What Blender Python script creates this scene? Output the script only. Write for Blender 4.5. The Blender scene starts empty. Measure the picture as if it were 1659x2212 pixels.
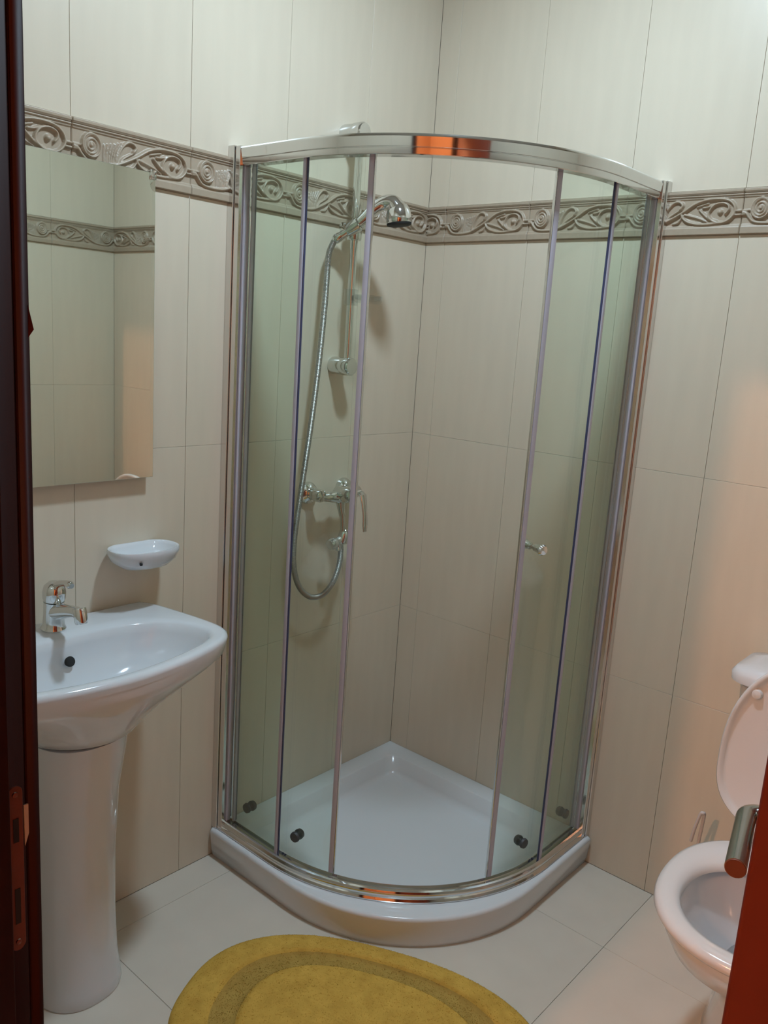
import bpy, bmesh, math, random
import numpy as np
from mathutils import Vector, Matrix
PI = math.pi
random.seed(4)
sc = bpy.context.scene
COL = sc.collection

# ---------------------------------------------------------------- camera
cam_d = bpy.data.cameras.new('camera')
cam = bpy.data.objects.new('camera', cam_d)
COL.objects.link(cam)
cam.location = (1.7469, -2.1513, 1.5005)
Rm = (Matrix.Rotation(math.radians(40.6626), 3, 'Z') @ Matrix.Rotation(math.radians(78.2266), 3, 'X')
      @ Matrix.Rotation(math.radians(3.8075), 3, 'Z'))
cam.rotation_euler = Rm.to_euler()
cam_d.sensor_fit = 'HORIZONTAL'
cam_d.sensor_width = 36.0
cam_d.lens = 36.0 * 1805.1 / 1659.0
cam_d.clip_start = 0.02
sc.camera = cam

# ---------------------------------------------------------------- world, exposure, lamp strengths
w = bpy.data.worlds.new('world'); sc.world = w
w.use_nodes = True
w.node_tree.nodes['Background'].inputs[0].default_value = (0.55, 0.6, 0.65, 1)
w.node_tree.nodes['Background'].inputs[1].default_value = 0.02
sc.view_settings.view_transform = 'Standard'
sc.view_settings.look = 'None'
sc.view_settings.gamma = 1.0
sc.view_settings.use_curve_mapping = False
sc.view_settings.exposure = 0.0
BATH_LAMP = (0.82, -0.84, 2.74); BATH_POWER = 218.0; BATH_COL = (0.75, 0.97, 1.15)
HALL_LAMP = (1.0, -3.50, 2.49); HALL_POWER = 745.0; HALL_COL = (1.0, 0.46, 0.24)

# ---------------------------------------------------------------- materials
def mat(name, col, rough=0.5, metal=0.0, spec=0.5, noise=0.0, nscale=40, bump=0.0, bscale=200, stretch=None, col2=None, coat=0.0, sub=0.0):
    m = bpy.data.materials.new(name); m.use_nodes = True
    nt = m.node_tree; b = nt.nodes['Principled BSDF']
    b.inputs['Base Color'].default_value = (*col, 1)
    b.inputs['Roughness'].default_value = rough
    b.inputs['Metallic'].default_value = metal
    b.inputs['Specular IOR Level'].default_value = spec
    b.inputs['Coat Weight'].default_value = coat
    b.inputs['Coat Roughness'].default_value = 0.08
    if noise or bump or col2:
        tc = nt.nodes.new('ShaderNodeTexCoord'); mp = nt.nodes.new('ShaderNodeMapping')
        nt.links.new(tc.outputs['Object'], mp.inputs[0])
        if stretch: mp.inputs['Scale'].default_value = stretch
        nz = nt.nodes.new('ShaderNodeTexNoise'); nz.inputs['Scale'].default_value = nscale
        nz.inputs['Detail'].default_value = 5
        nt.links.new(mp.outputs[0], nz.inputs['Vector'])
        cr = nt.nodes.new('ShaderNodeMix'); cr.data_type = 'RGBA'
        c2 = col2 if col2 else tuple(c * (1 - noise) for c in col)
        cr.inputs[6].default_value = (*col, 1); cr.inputs[7].default_value = (*c2, 1)
        nt.links.new(nz.outputs['Fac'], cr.inputs[0])
        nt.links.new(cr.outputs[2], b.inputs['Base Color'])
        if bump:
            n2 = nt.nodes.new('ShaderNodeTexNoise'); n2.inputs['Scale'].default_value = bscale
            n2.inputs['Detail'].default_value = 3
            nt.links.new(mp.outputs[0], n2.inputs['Vector'])
            bp = nt.nodes.new('ShaderNodeBump'); bp.inputs['Strength'].default_value = bump
            bp.inputs['Distance'].default_value = 0.002
            nt.links.new(n2.outputs['Fac'], bp.inputs['Height'])
            nt.links.new(bp.outputs[0], b.inputs['Normal'])
    return m

M = {}
M['tile'] = mat('cream_wall_tile', (0.72, 0.635, 0.505), 0.30, noise=0.10, nscale=30, stretch=(1, 1, 0.15), bump=0.05, bscale=60)
M['grout'] = mat('grey_grout', (0.40, 0.34, 0.28), 0.9)
M['border'] = mat('carved_border_tile', (0.45, 0.36, 0.265), 0.38, noise=0.18, nscale=60)
M['floor_tile'] = mat('beige_floor_tile', (0.72, 0.655, 0.56), 0.28, noise=0.12, nscale=9, bump=0.03, bscale=30)
M['ceil'] = mat('white_ceiling_paint', (0.58, 0.58, 0.57), 0.9, noise=0.03)
M['ceramic'] = mat('white_ceramic', (0.68, 0.70, 0.73), 0.10, noise=0.02, nscale=5, coat=0.4)
M['acrylic'] = mat('white_acrylic', (0.74, 0.76, 0.78), 0.16, noise=0.03, nscale=8)
M['seatplastic'] = mat('white_seat_plastic', (0.74, 0.73, 0.73), 0.16, noise=0.02, nscale=5)
M['chrome'] = mat('chrome', (0.72, 0.73, 0.72), 0.08, 1.0, noise=0.03, nscale=20)
M['alu'] = mat('satin_aluminium', (0.74, 0.73, 0.72), 0.14, 1.0, noise=0.05, nscale=30, stretch=(1, 1, .1))
M['steel'] = mat('brushed_steel', (0.42, 0.40, 0.37), 0.16, 1.0, noise=0.08, nscale=60)
M['hose'] = mat('steel_hose', (0.42, 0.40, 0.38), 0.42, 1.0, noise=0.1, nscale=100)
M['wood'] = mat('mahogany_wood', (0.23, 0.046, 0.022), 0.32, noise=0.0, col2=(0.15, 0.020, 0.008), nscale=14, stretch=(6, 6, 0.5), bump=0.06, bscale=50, coat=0.25)
M['darkwood'] = mat('dark_jamb_wood', (0.030, 0.006, 0.0035), 0.6, spec=0.1, noise=0.0, col2=(0.018, 0.004, 0.0025), nscale=14, stretch=(6, 6, 0.5), bump=0.06, bscale=50)
M['redwood'] = mat('red_stained_wood', (0.075, 0.010, 0.006), 0.45, spec=0.3, col2=(0.05, 0.007, 0.004), nscale=14, stretch=(6, 6, 0.5), bump=0.06, bscale=50)
M['brass'] = mat('tarnished_strike_metal', (0.19, 0.07, 0.045), 0.50, 0.4, noise=0.25, nscale=60)
M['black'] = mat('black_recess', (0.01, 0.01, 0.01), 0.7, noise=0.1)
M['rubber'] = mat('dark_grey_rubber', (0.06, 0.065, 0.07), 0.45, noise=0.1)
M['seal'] = mat('lilac_grey_pvc_seal', (0.50, 0.48, 0.56), 0.3, noise=0.05, nscale=20)
M['sealdark'] = mat('dark_blue_seal', (0.05, 0.06, 0.13), 0.35, noise=0.05, nscale=20)
M['hallwall'] = mat('warm_hall_paint', (0.62, 0.42, 0.26), 0.8, noise=0.05)
M['hallfloor'] = mat('hall_floor_tile', (0.45, 0.33, 0.22), 0.4, noise=0.1)
M['lip_glint'] = mat('painted_lip_glint', (0.62, 0.60, 0.50), 0.35, 0.2, noise=0.1)  # pale tone stands in for the glint on the polished strike lip
M['brush'] = mat('white_brush_plastic', (0.66, 0.62, 0.62), 0.25, noise=0.03)

def glass_mat(name, tint, f0=0.05):
    m = bpy.data.materials.new(name); m.use_nodes = True
    nt = m.node_tree; nt.nodes.clear()
    out = nt.nodes.new('ShaderNodeOutputMaterial'); mx = nt.nodes.new('ShaderNodeMixShader')
    tr = nt.nodes.new('ShaderNodeBsdfTransparent'); tr.inputs[0].default_value = (*tint, 1)
    gl = nt.nodes.new('ShaderNodeBsdfGlossy'); gl.inputs['Roughness'].default_value = 0.03
    gl.inputs[0].default_value = (0.95, 0.97, 0.96, 1)
    lw = nt.nodes.new('ShaderNodeLayerWeight'); lw.inputs[0].default_value = 0.5
    pw = nt.nodes.new('ShaderNodeMath'); pw.operation = 'POWER'; pw.inputs[1].default_value = 5
    mr = nt.nodes.new('ShaderNodeMapRange'); mr.inputs[3].default_value = f0; mr.inputs[4].default_value = 0.9
    nt.links.new(lw.outputs['Facing'], pw.inputs[0]); nt.links.new(pw.outputs[0], mr.inputs[0])
    nt.links.new(mr.outputs[0], mx.inputs[0]); nt.links.new(tr.outputs[0], mx.inputs[1])
    nt.links.new(gl.outputs[0], mx.inputs[2]); nt.links.new(mx.outputs[0], out.inputs[0])
    return m
M['glass'] = glass_mat('clear_green_glass', (0.925, 0.965, 0.935), 0.035)
M['clearplastic'] = glass_mat('clear_plastic', (0.90, 0.91, 0.91), 0.05)

def mirror_mat():
    m = bpy.data.materials.new('mirror_glass'); m.use_nodes = True
    b = m.node_tree.nodes['Principled BSDF']
    b.inputs['Base Color'].default_value = (0.78, 0.84, 0.78, 1); b.inputs['Metallic'].default_value = 1
    b.inputs['Roughness'].default_value = 0.015
    return m
M['mirror'] = mirror_mat()

def emis(name, col, s):
    m = bpy.data.materials.new(name); m.use_nodes = True
    nt = m.node_tree; nt.nodes.clear()
    o = nt.nodes.new('ShaderNodeOutputMaterial'); e = nt.nodes.new('ShaderNodeEmission')
    e.inputs[0].default_value = (*col, 1); e.inputs[1].default_value = s
    nt.links.new(e.outputs[0], o.inputs[0]); return m

def mat_yarn(name, c0, c1):
    m = bpy.data.materials.new(name); m.use_nodes = True
    nt = m.node_tree; b = nt.nodes['Principled BSDF']
    tc = nt.nodes.new('ShaderNodeTexCoord'); nz = nt.nodes.new('ShaderNodeTexNoise')
    nz.inputs['Scale'].default_value = 30; nz.inputs['Detail'].default_value = 7
    nt.links.new(tc.outputs['Object'], nz.inputs['Vector'])
    r = nt.nodes.new('ShaderNodeValToRGB')
    r.color_ramp.elements[0].position = 0.3; r.color_ramp.elements[0].color = (*c0, 1)
    r.color_ramp.elements[1].position = 0.72; r.color_ramp.elements[1].color = (*c1, 1)
    nt.links.new(nz.outputs['Fac'], r.inputs[0]); nt.links.new(r.outputs[0], b.inputs['Base Color'])
    b.inputs['Roughness'].default_value = 0.95
    b.inputs['Specular IOR Level'].default_value = 0.1
    return m
M['yarn'] = mat_yarn('ochre_yarn', (0.56, 0.34, 0.065), (0.70, 0.44, 0.09))
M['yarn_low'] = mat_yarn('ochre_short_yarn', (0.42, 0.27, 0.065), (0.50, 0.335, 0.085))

# ---------------------------------------------------------------- helpers
def link(o, parent=None):
    COL.objects.link(o)
    if parent is not None: o.parent = parent
    return o
def mesh_obj(name, verts, faces, m, parent=None, smooth=True, angle=35):
    me = bpy.data.meshes.new(name)
    me.from_pydata([tuple(v) for v in verts], [], faces)
    bm = bmesh.new(); bm.from_mesh(me)
    bmesh.ops.remove_doubles(bm, verts=bm.verts, dist=1e-6)
    bmesh.ops.recalc_face_normals(bm, faces=bm.faces)
    bm.to_mesh(me); bm.free()
    if smooth:
        me.polygons.foreach_set('use_smooth', [True] * len(me.polygons))
        me.set_sharp_from_angle(angle=math.radians(angle))
    me.materials.append(m)
    return link(bpy.data.objects.new(name, me), parent)
class MB:
    def __init__(s): s.v = []; s.f = []
    def add(s, v, f):
        o = len(s.v); s.v += [Vector(p) for p in v]; s.f += [tuple(i + o for i in q) for q in f]; return s
    def box(s, a, b, bev=0.0):
        x0, y0, z0 = a; x1, y1, z1 = b
        if bev <= 0:
            v = [(x0,y0,z0),(x1,y0,z0),(x1,y1,z0),(x0,y1,z0),(x0,y0,z1),(x1,y0,z1),(x1,y1,z1),(x0,y1,z1)]
            return s.add(v, [(0,3,2,1),(4,5,6,7),(0,1,5,4),(1,2,6,5),(2,3,7,6),(3,0,4,7)])
        bm = bmesh.new(); bmesh.ops.create_cube(bm, size=1)
        for q in bm.verts: q.co = Vector(((x0+x1)/2 + q.co.x*(x1-x0), (y0+y1)/2 + q.co.y*(y1-y0), (z0+z1)/2 + q.co.z*(z1-z0)))
        bmesh.ops.bevel(bm, geom=list(bm.edges), offset=bev, segments=3, affect='EDGES', profile=0.5)
        bm.verts.index_update()
        s.add([q.co.copy() for q in bm.verts], [tuple(q.index for q in f.verts) for f in bm.faces]); bm.free(); return s
    def loft(s, rings, cap0=True, cap1=True, closed=True):
        n = len(rings[0]); v = [p for r in rings for p in r]; f = []
        for i in range(len(rings) - 1):
            for j in range(n if closed else n - 1):
                k = (j + 1) % n
                f.append((i*n + j, i*n + k, (i+1)*n + k, (i+1)*n + j))
        if cap0: f.append(tuple(range(n))[::-1])
        if cap1: f.append(tuple((len(rings)-1)*n + j for j in range(n)))
        return s.add(v, f)
    def tube(s, path, r, n=16, cap=True):
        path = [Vector(p) for p in path]; rr = r if isinstance(r, (list, tuple)) else [r] * len(path)
        rings = []; prev = None
        for i, p in enumerate(path):
            t = (path[min(i+1, len(path)-1)] - path[max(i-1, 0)]).normalized()
            if prev is None:
                u = t.orthogonal().normalized()
            else:
                u = (prev - t * prev.dot(t)).normalized()
            prev = u; vv = t.cross(u)
            rings.append([p + (u*math.cos(2*PI*k/n) + vv*math.sin(2*PI*k/n)) * rr[i] for k in range(n)])
        return s.loft(rings, cap, cap)
    def lathe(s, prof, org=(0,0,0), axis=(0,0,1), n=32, cap=True):
        a = Vector(axis).normalized(); u = a.orthogonal().normalized(); v2 = a.cross(u); o = Vector(org)
        rings = [[o + a*h + (u*math.cos(2*PI*k/n) + v2*math.sin(2*PI*k/n)) * max(r, 1e-5) for k in range(n)] for r, h in prof]
        return s.loft(rings, cap, cap)
    def build(s, name, m, parent=None, smooth=True, angle=35):
        return mesh_obj(name, s.v, s.f, m, parent, smooth, angle)
def catmull(pts, sub=8, closed=False):
    P = [Vector(p) for p in pts]; n = len(P); out = []
    for i in range(n if closed else n - 1):
        if closed: a, b, c, d = P[(i-1) % n], P[i], P[(i+1) % n], P[(i+2) % n]
        else: a, b, c, d = P[max(i-1, 0)], P[i], P[i+1], P[min(i+2, n-1)]
        for k in range(sub):
            t = k / sub
            out.append(0.5*((2*b) + (c-a)*t + (2*a-5*b+4*c-d)*t*t + (3*b-a-3*c+d)*t**3))
    if not closed: out.append(P[-1])
    return out
def empty(name, loc=(0,0,0), rz=0):
    o = bpy.data.objects.new(name, None); o.location = loc; o.rotation_euler = (0, 0, rz)
    o.empty_display_size = 0.1
    return link(o)
def tag(o, label, cat, group=None):
    o['label'] = label; o['category'] = cat
    if group: o['group'] = group
    return o
def struct(o): o['kind'] = 'structure'; return o
def rebase(root, loc):
    """move a thing's empty to its base while its children stay where they are"""
    d = Vector(loc); root.location = d
    for c in root.children:
        if c.type == 'MESH': c.data.transform(Matrix.Translation(-d)) if c.data.users == 1 else None

# ---------------------------------------------------------------- room shell
XR = 1.874       # side wall
YD = -1.80       # door wall, room face
YH = -1.90       # door wall, hall face
ZC = 2.80
DX0, DX1, DZ = 1.0, 1.69, 2.03
T = 0.12
wl = struct(MB().box((-T, YH, -0.0), (-0.009, T, ZC)).build('wall_left', M['grout'], smooth=False))
wr = struct(MB().box((-0.009, 0.009, -0.0), (XR + T, T, ZC)).build('wall_right', M['grout'], smooth=False))
wo = struct(MB().box((XR + 0.009, YH, -0.0), (XR + T, 0.009, ZC)).build('wall_side', M['grout'], smooth=False))
wd = struct(MB().box((-0.009, YH, 0), (DX0 - 0.03, YD - 0.009, ZC)).box((DX1 + 0.03, YH, 0), (XR + 0.009, YD - 0.009, ZC))
            .box((DX0 - 0.03, YH, DZ + 0.03), (DX1 + 0.03, YD - 0.009, ZC)).build('wall_door', M['grout'], smooth=False))
fl = struct(MB().box((-T, YH, -0.08), (XR + T, T, -0.009)).build('floor', M['grout'], smooth=False))
ce = struct(MB().box((-T, YH, ZC), (XR + T, T, ZC + 0.08)).build('ceiling', M['ceil'], smooth=False))

# tiles: one shared mesh per size; local frame: width along +u, height along +v, face towards +n
tile_cache = {}
def tile_mesh(wd_, ht, th, gap=0.00042, bev=0.0005, gz=0.00028, m=None, key=''):
    k = (round(wd_, 4), round(ht, 4), round(th, 4), key)
    if k in tile_cache: return tile_cache[k]
    g = gap; x0, x1, z0, z1 = g, wd_ - g, gz, ht - gz; b = bev
    v = [(x0,0,z0),(x1,0,z0),(x1,0,z1),(x0,0,z1),
         (x0,-th+b,z0),(x1,-th+b,z0),(x1,-th+b,z1),(x0,-th+b,z1),
         (x0+b,-th,z0+b),(x1-b,-th,z0+b),(x1-b,-th,z1-b),(x0+b,-th,z1-b)]
    f = [(0,3,2,1)]
    for i in range(4):
        j = (i+1) % 4
        f += [(i, j, 4+j, 4+i), (4+i, 4+j, 8+j, 8+i)]
    f.append((8,9,10,11))
    me = bpy.data.meshes.new('tile'); me.from_pydata(v, [], f)
    me.materials.append(m); tile_cache[k] = me
    return me
def put_tile(name, me, parent, mw):
    o = bpy.data.objects.new(name, me); link(o, parent); o.matrix_world = mw; return o
# frames: left wall (u=+y, faces +x), right wall (u=+x, faces -y), side wall (u=-y, faces -x), door wall (u=-x, faces +y)
def frame(wall, s, z):
    if wall == 'L':   # local x->+y, local -y->+x
        return Matrix(((0, -1, 0, -0.009), (1, 0, 0, s), (0, 0, 1, z), (0, 0, 0, 1)))
    if wall == 'R':
        return Matrix(((1, 0, 0, s), (0, 1, 0, 0.009), (0, 0, 1, z), (0, 0, 0, 1)))
    if wall == 'S':   # local x->-y, local -y->-x
        return Matrix(((0, 1, 0, XR + 0.009), (-1, 0, 0, -s), (0, 0, 1, z), (0, 0, 0, 1)))
    if wall == 'D':   # local x->-x, local -y->+y
        return Matrix(((-1, 0, 0, -s), (0, -1, 0, YD - 0.009), (0, 0, 1, z), (0, 0, 0, 1)))
def cuts(a, b, joint0, step=0.3):
    k = math.ceil((a - joint0) / step - 1e-6); c = [a]
    x = joint0 + k * step
    while x < b - 1e-4:
        if x > a + 1e-4: c.append(x)
        x += step
    c.append(b); return c
ROWS = [(0, 0.6), (0.6, 1.2), (1.2, 1.8), (1.908, 2.508), (2.508, ZC)]
FR0, FR1 = 1.8, 1.908

# ---- carved border tile, height field
def seg_dist(X, Y, poly):
    D = np.full(X.shape, 9.0); A = np.zeros(X.shape); acc = 0.0
    for (x0, y0), (x1, y1) in zip(poly[:-1], poly[1:]):
        dx, dy = x1-x0, y1-y0; L2 = dx*dx + dy*dy + 1e-12
        t = np.clip(((X-x0)*dx + (Y-y0)*dy) / L2, 0, 1)
        d = np.hypot(X-(x0+t*dx), Y-(y0+t*dy)); m_ = d < D
        D = np.where(m_, d, D); A = np.where(m_, acc + t*math.sqrt(L2), A); acc += math.sqrt(L2)
    return D, A / max(acc, 1e-9)
def spl(pts, sub=7): return [(p.x, p.y) for p in catmull([(a, b, 0) for a, b in pts], sub)]
def border_mesh(s0=0.0, s1=1.0, nx=170, nz=62):
    Wt, Ht = 0.3, FR1 - FR0
    S = np.linspace(s0, s1, max(int(nx*(s1-s0)), 12)); V = np.linspace(0, 1, nz)
    SS, VV = np.meshgrid(S, V); X = SS*Wt; Y = VV*Ht
    def q(*p): return spl([(a*Wt, b*Ht) for a, b in p])
    base = np.where(VV < 0.17, 0.0055, 0.0)
    base = np.maximum(base, 0.0055*np.clip((0.20-VV)/0.03, 0, 1))
    base = np.where(VV > 0.905, 0.0065, base)
    for c, wv, hh in ((0.885, 0.011, 0.001), (0.862, 0.016, 0.0052), (0.822, 0.013, 0.0040), (0.205, 0.014, 0.0042)):
        base = np.maximum(base, hh*np.sqrt(np.clip(1-((VV-c)/wv)**2, 0, 1)))
    H = base.copy()
    def ridge(poly, w0, w1, h):
        nonlocal H
        D, A = seg_dist(X, Y, poly); wdt = w0 + (w1-w0)*A
        H = np.maximum(H, h*np.sqrt(np.clip(1-(D/wdt)**2, 0, 1)))
    # main stem: connector, under the flower, up the S, round the scroll, inner curl
    stem = q((-0.05,.46),(0.03,.46),(0.065,.36),(0.105,.265),(0.17,.235),(0.25,.235),(0.33,.27),(0.42,.38),(0.52,.53),(0.61,.69),(0.70,.77),(0.80,.785),(0.885,.745),(0.935,.63),(0.945,.48),(0.91,.335),(0.85,.265),(0.78,.30),(0.735,.42),(0.74,.54),(0.775,.655),(0.83,.695),(0.88,.655),(0.895,.56),(0.87,.46))
    ridge(stem, 0.0042, 0.0030, 0.0082)
    # connector double rail
    for vv in (0.425, 0.51):
        ridge([(0.0, vv*Ht), (0.055*Wt, vv*Ht)], 0.0028, 0.0028, 0.0070)
        ridge([(0.945*Wt, vv*Ht), (1.0*Wt, vv*Ht)], 0.0028, 0.0028, 0.0070)
    # scroll boss
    D = np.hypot(X-0.825*Wt, Y-0.50*Ht); H = np.maximum(H, 0.0085*np.sqrt(np.clip(1-(D/0.0068)**2, 0, 1)))
    # round flower
    fx, fy = 0.145*Wt, 0.55*Ht; D = np.hypot((X-fx)/0.95, (Y-fy)/1.05); ang = np.arctan2(Y-fy, X-fx)
    H = np.maximum(H, np.where(D < 0.0235, 0.0058 + 0.0022*np.cos((D*900) + ang*1.0) * np.clip((0.0235-D)/0.004, 0, 1), 0))
    H = np.maximum(H, 0.0092*np.sqrt(np.clip(1-((D-0.0222)/0.0026)**2, 0, 1)))
    H = np.maximum(H, 0.0085*np.sqrt(np.clip(1-(D/0.005)**2, 0, 1)))
    # feather strokes
    for k in range(6):
        a0 = 0.235 + k*0.017
        ridge(q((a0+0.01, .25), (a0+0.008+k*.004, .42+k*.02), (a0+0.012+k*.012, .62+k*.02)), 0.0021, 0.0012, 0.0062)
    # hook leaf
    ridge(q((0.345,.30),(0.355,.45),(0.385,.62),(0.43,.745),(0.475,.755),(0.505,.68),(0.485,.60)), 0.0030, 0.0038, 0.0072)
    ridge(q((0.37,.33),(0.40,.43),(0.45,.52),(0.50,.60)), 0.0032, 0.0016, 0.0056)
    # lower leaf towards the scroll
    ridge(q((0.50,.50),(0.525,.38),(0.57,.30),(0.64,.25),(0.72,.24),(0.80,.255),(0.85,.265)), 0.0036, 0.0042, 0.0074)
    ridge(q((0.53,.47),(0.60,.42),(0.66,.37),(0.72,.30)), 0.0034, 0.0014, 0.0058)
    ridge(q((0.44,.27),(0.48,.30),(0.51,.42)), 0.0036, 0.0020, 0.0060)
    ridge(q((0.655,.56),(0.69,.47),(0.74,.36),(0.80,.30)), 0.0034, 0.0036, 0.0070)
    ridge(q((0.68,.60),(0.73,.62),(0.77,.68)), 0.0030, 0.0024, 0.0064)
    ridge(q((0.63,.63),(0.67,.66),(0.72,.70)), 0.0022, 0.0018, 0.0056)
    th = 0.0115 + H
    edge = np.minimum.reduce([VV*Ht, (1-VV)*Ht, (SS-s0)*Wt, (s1-SS)*Wt])
    th = np.where(edge < 0.0008, 0.008, th)
    nr, nc = X.shape
    # top band overhangs a little: widen outwards with its relief
    verts = [((X[i, j]-s0*Wt)*1.0, -th[i, j], Y[i, j]) for i in range(nr) for j in range(nc)]
    verts = [(min(max(v[0], 0.0003), (s1-s0)*Wt-0.0003), v[1], v[2]) for v in verts]
    faces = [(i*nc+j, i*nc+j+1, (i+1)*nc+j+1, (i+1)*nc+j) for i in range(nr-1) for j in range(nc-1)]
    n0 = len(verts); L = (s1-s0)*Wt
    me = bpy.data.meshes.new('border_tile'); me.from_pydata(verts, [], faces)
    me.polygons.foreach_set('use_smooth', [True]*len(faces)); me.materials.append(M['border'])
    return me
full_border = border_mesh()
bcache = {}
def tile_wall(parent, code, a, b, joint0, zmax_hole=None, hole=None, plain=False):
    cc = cuts(a, b, joint0)
    for u0, u1 in zip(cc[:-1], cc[1:]):
        for z0, z1 in ROWS:
            segs = [(u0, u1, z0, z1)]
            if hole:
                h0, h1, hz = hole; segs = []
                if u1 <= h0+1e-4 or u0 >= h1-1e-4 or z0 >= hz: segs = [(u0, u1, z0, z1)]
                else:
                    if u0 < h0: segs.append((u0, h0, z0, z1))
                    if u1 > h1: segs.append((h1, u1, z0, z1))
                    if z1 > hz: segs.append((max(u0, h0), min(u1, h1), hz, z1))
            for (p, q_, r, s) in segs:
                if q_-p < 0.012 or s-r < 0.012: continue
                put_tile('wall_tile', tile_mesh(q_-p, s-r, 0.009, m=M['tile']), parent, frame(code, p, r))
        if hole and not (u1 <= hole[0]+1e-4 or u0 >= hole[1]-1e-4):
            pass
        else:
            f0 = ((u0-joint0) / 0.3) % 1.0; f1 = f0 + (u1-u0)/0.3
            if f0 > 0.999: f0 = 0.0; f1 = (u1-u0)/0.3
            if f1-f0 > 0.995: me = full_border
            else:
                k = (round(f0, 3), round(f1, 3))
                if k not in bcache: bcache[k] = border_mesh(f0, f1)
                me = bcache[k]
            put_tile('border_tile', me, parent, frame(code, u0, FR0))
tile_wall(wl, 'L', YD, 0.0, 0.0)
tile_wall(wr, 'R', 0.0, XR, 0.075)
tile_wall(wo, 'S', 0.0, -YD, 0.0)
tile_wall(wd, 'D', -XR, 0.0, -XR, hole=(-DX1-0.07, -DX0+0.07, DZ+0.07))
# floor tiles
fx = [0.0, 0.1, 0.55, 1.0, 1.45, XR]; fy = [YD, -1.65, -1.2, -0.75, -0.3, 0.0]
for x0, x1 in zip(fx[:-1], fx[1:]):
    for y0, y1 in zip(fy[:-1], fy[1:]):
        me = tile_mesh(x1-x0, y1-y0, 0.009, gap=0.00045, gz=0.00045, m=M['floor_tile'], key='f')
        put_tile('floor_tile', me, fl, Matrix(((1,0,0,x0),(0,0,1,y0),(0,-1,0,-0.009),(0,0,0,1))))

# ---------------------------------------------------------------- hallway seen in the reflections
HZ = 2.62
struct(MB().box((0.2, -4.3, -0.08), (2.7, YH, 0.0)).build('floor_hallway', M['hallfloor'], smooth=False))
struct(MB().box((0.2, -4.3, HZ), (2.7, YH, HZ+0.08)).build('ceiling_hallway', M['ceil'], smooth=False))
struct(MB().box((0.1, -4.3, 0), (0.2, YH, HZ)).build('wall_hallway_left', M['hallwall'], smooth=False))
struct(MB().box((2.7, -4.3, 0), (2.8, YH, HZ)).build('wall_hallway_right', M['hallwall'], smooth=False))
struct(MB().box((0.1, -4.4, 0), (2.8, -4.3, HZ)).build('wall_hallway_back', M['hallwall'], smooth=False))
struct(MB().box((0.2, YH-0.008, 0), (DX0-0.09, YH, HZ)).box((DX1+0.09, YH-0.008, 0), (2.7, YH, HZ)).box((DX0-0.09, YH-0.008, DZ+0.09), (DX1+0.09, YH, HZ)).build('wall_hallway_front', M['hallwall'], smooth=False))
dd = struct(MB().box((1.25, -4.3, 0), (2.05, -4.262, 2.02), 0.004).build('added_dark_door', M['darkwood']))  # unseen door, added to give the chrome rail its dark reflected patch
for zz in ((0.2, 0.95), (1.1, 1.85)):
    MB().box((1.37, -4.264, zz[0]), (1.93, -4.252, zz[1]), 0.004).build('added_door_panel', M['darkwood'], dd)

# ---------------------------------------------------------------- door frame (trim_1), strike plate
def u_frame(name, y0, y1, in_, out, m, bev=0.002, parent=None):
    mb = MB()
    mb.box((DX0-out, y0, 0), (DX0-in_, y1, DZ+out), bev)
    mb.box((DX1+in_, y0, 0), (DX1+out, y1, DZ+out), bev)
    mb.box((DX0-in_, y0, DZ+in_), (DX1+in_, y1, DZ+out), bev)
    return mb.build(name, m, parent)
tr = struct(u_frame('trim_1', YH, YD, 0.0, 0.03, M['darkwood']))
u_frame('architrave', YD, YD+0.0145, -0.0, 0.06, M['darkwood'], 0.002, tr)
u_frame('architrave', YH-0.014, YH, 0.0, 0.07, M['redwood'], 0.002, tr)
MB().box((DX0, YH, 0), (DX0+0.012, YD-0.021, DZ), 0.0015).box((DX0, YH, DZ-0.012), (DX1, YD-0.021, DZ), 0.0015).build('door_stop', M['darkwood'], tr)
# strike plate on the jamb face x = DX0, between z 0.855 and 1.045
def plate():
    yc = -1.8115; hw = 0.0075; z0, z1 = 0.862, 1.046; th = 0.0015
    ring = []
    for k in range(13): a = PI*k/12; ring.append((yc+hw*math.cos(a), z1-hw+hw*math.sin(a)))
    for k in range(13): a = PI+PI*k/12; ring.append((yc+hw*math.cos(a), z0+hw+hw*math.sin(a)))
    mb = MB()
    mb.loft([[(DX0-0.0005, y, z) for y, z in ring], [(DX0+th, y, z) for y, z in ring], [(DX0+th+0.0004, yc+(y-yc)*0.93, z) for y, z in ring]], True, True)
    p = mb.build('strike_plate', M['brass'], tr)
    h = MB().box((DX0+th, yc-0.0028, 0.985), (DX0+th+0.0009, yc+0.0028, 1.011))
    h.build('latch_slot', M['black'], p, smooth=False)
    MB().box((DX0+th, yc-0.0028, 0.893), (DX0+th+0.0009, yc+0.0028, 0.933)).build('bolt_slot', M['black'], p, smooth=False)
    for z in (1.037, 0.872):
        MB().lathe([(0.0001, 0.0016), (0.0028, 0.0013), (0.0035, 0)], (DX0+th, yc, z), (1, 0, 0), 14).build('screw', M['steel'], p)
    # lip at the plate edge, its bright reflection put into the pale colour
    y0 = yc+hw+0.0012
    mb = MB(); lip = [(y0, 1.022), (y0+0.0045, 1.022), (y0+0.0045, 0.990), (y0+0.0005, 0.977)]
    mb.loft([[(DX0-0.0003, y, z) for y, z in lip], [(DX0+0.0016, y, z) for y, z in lip]])
    mb.build('strike_lip', M['lip_glint'], p, smooth=False)
plate()
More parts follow.
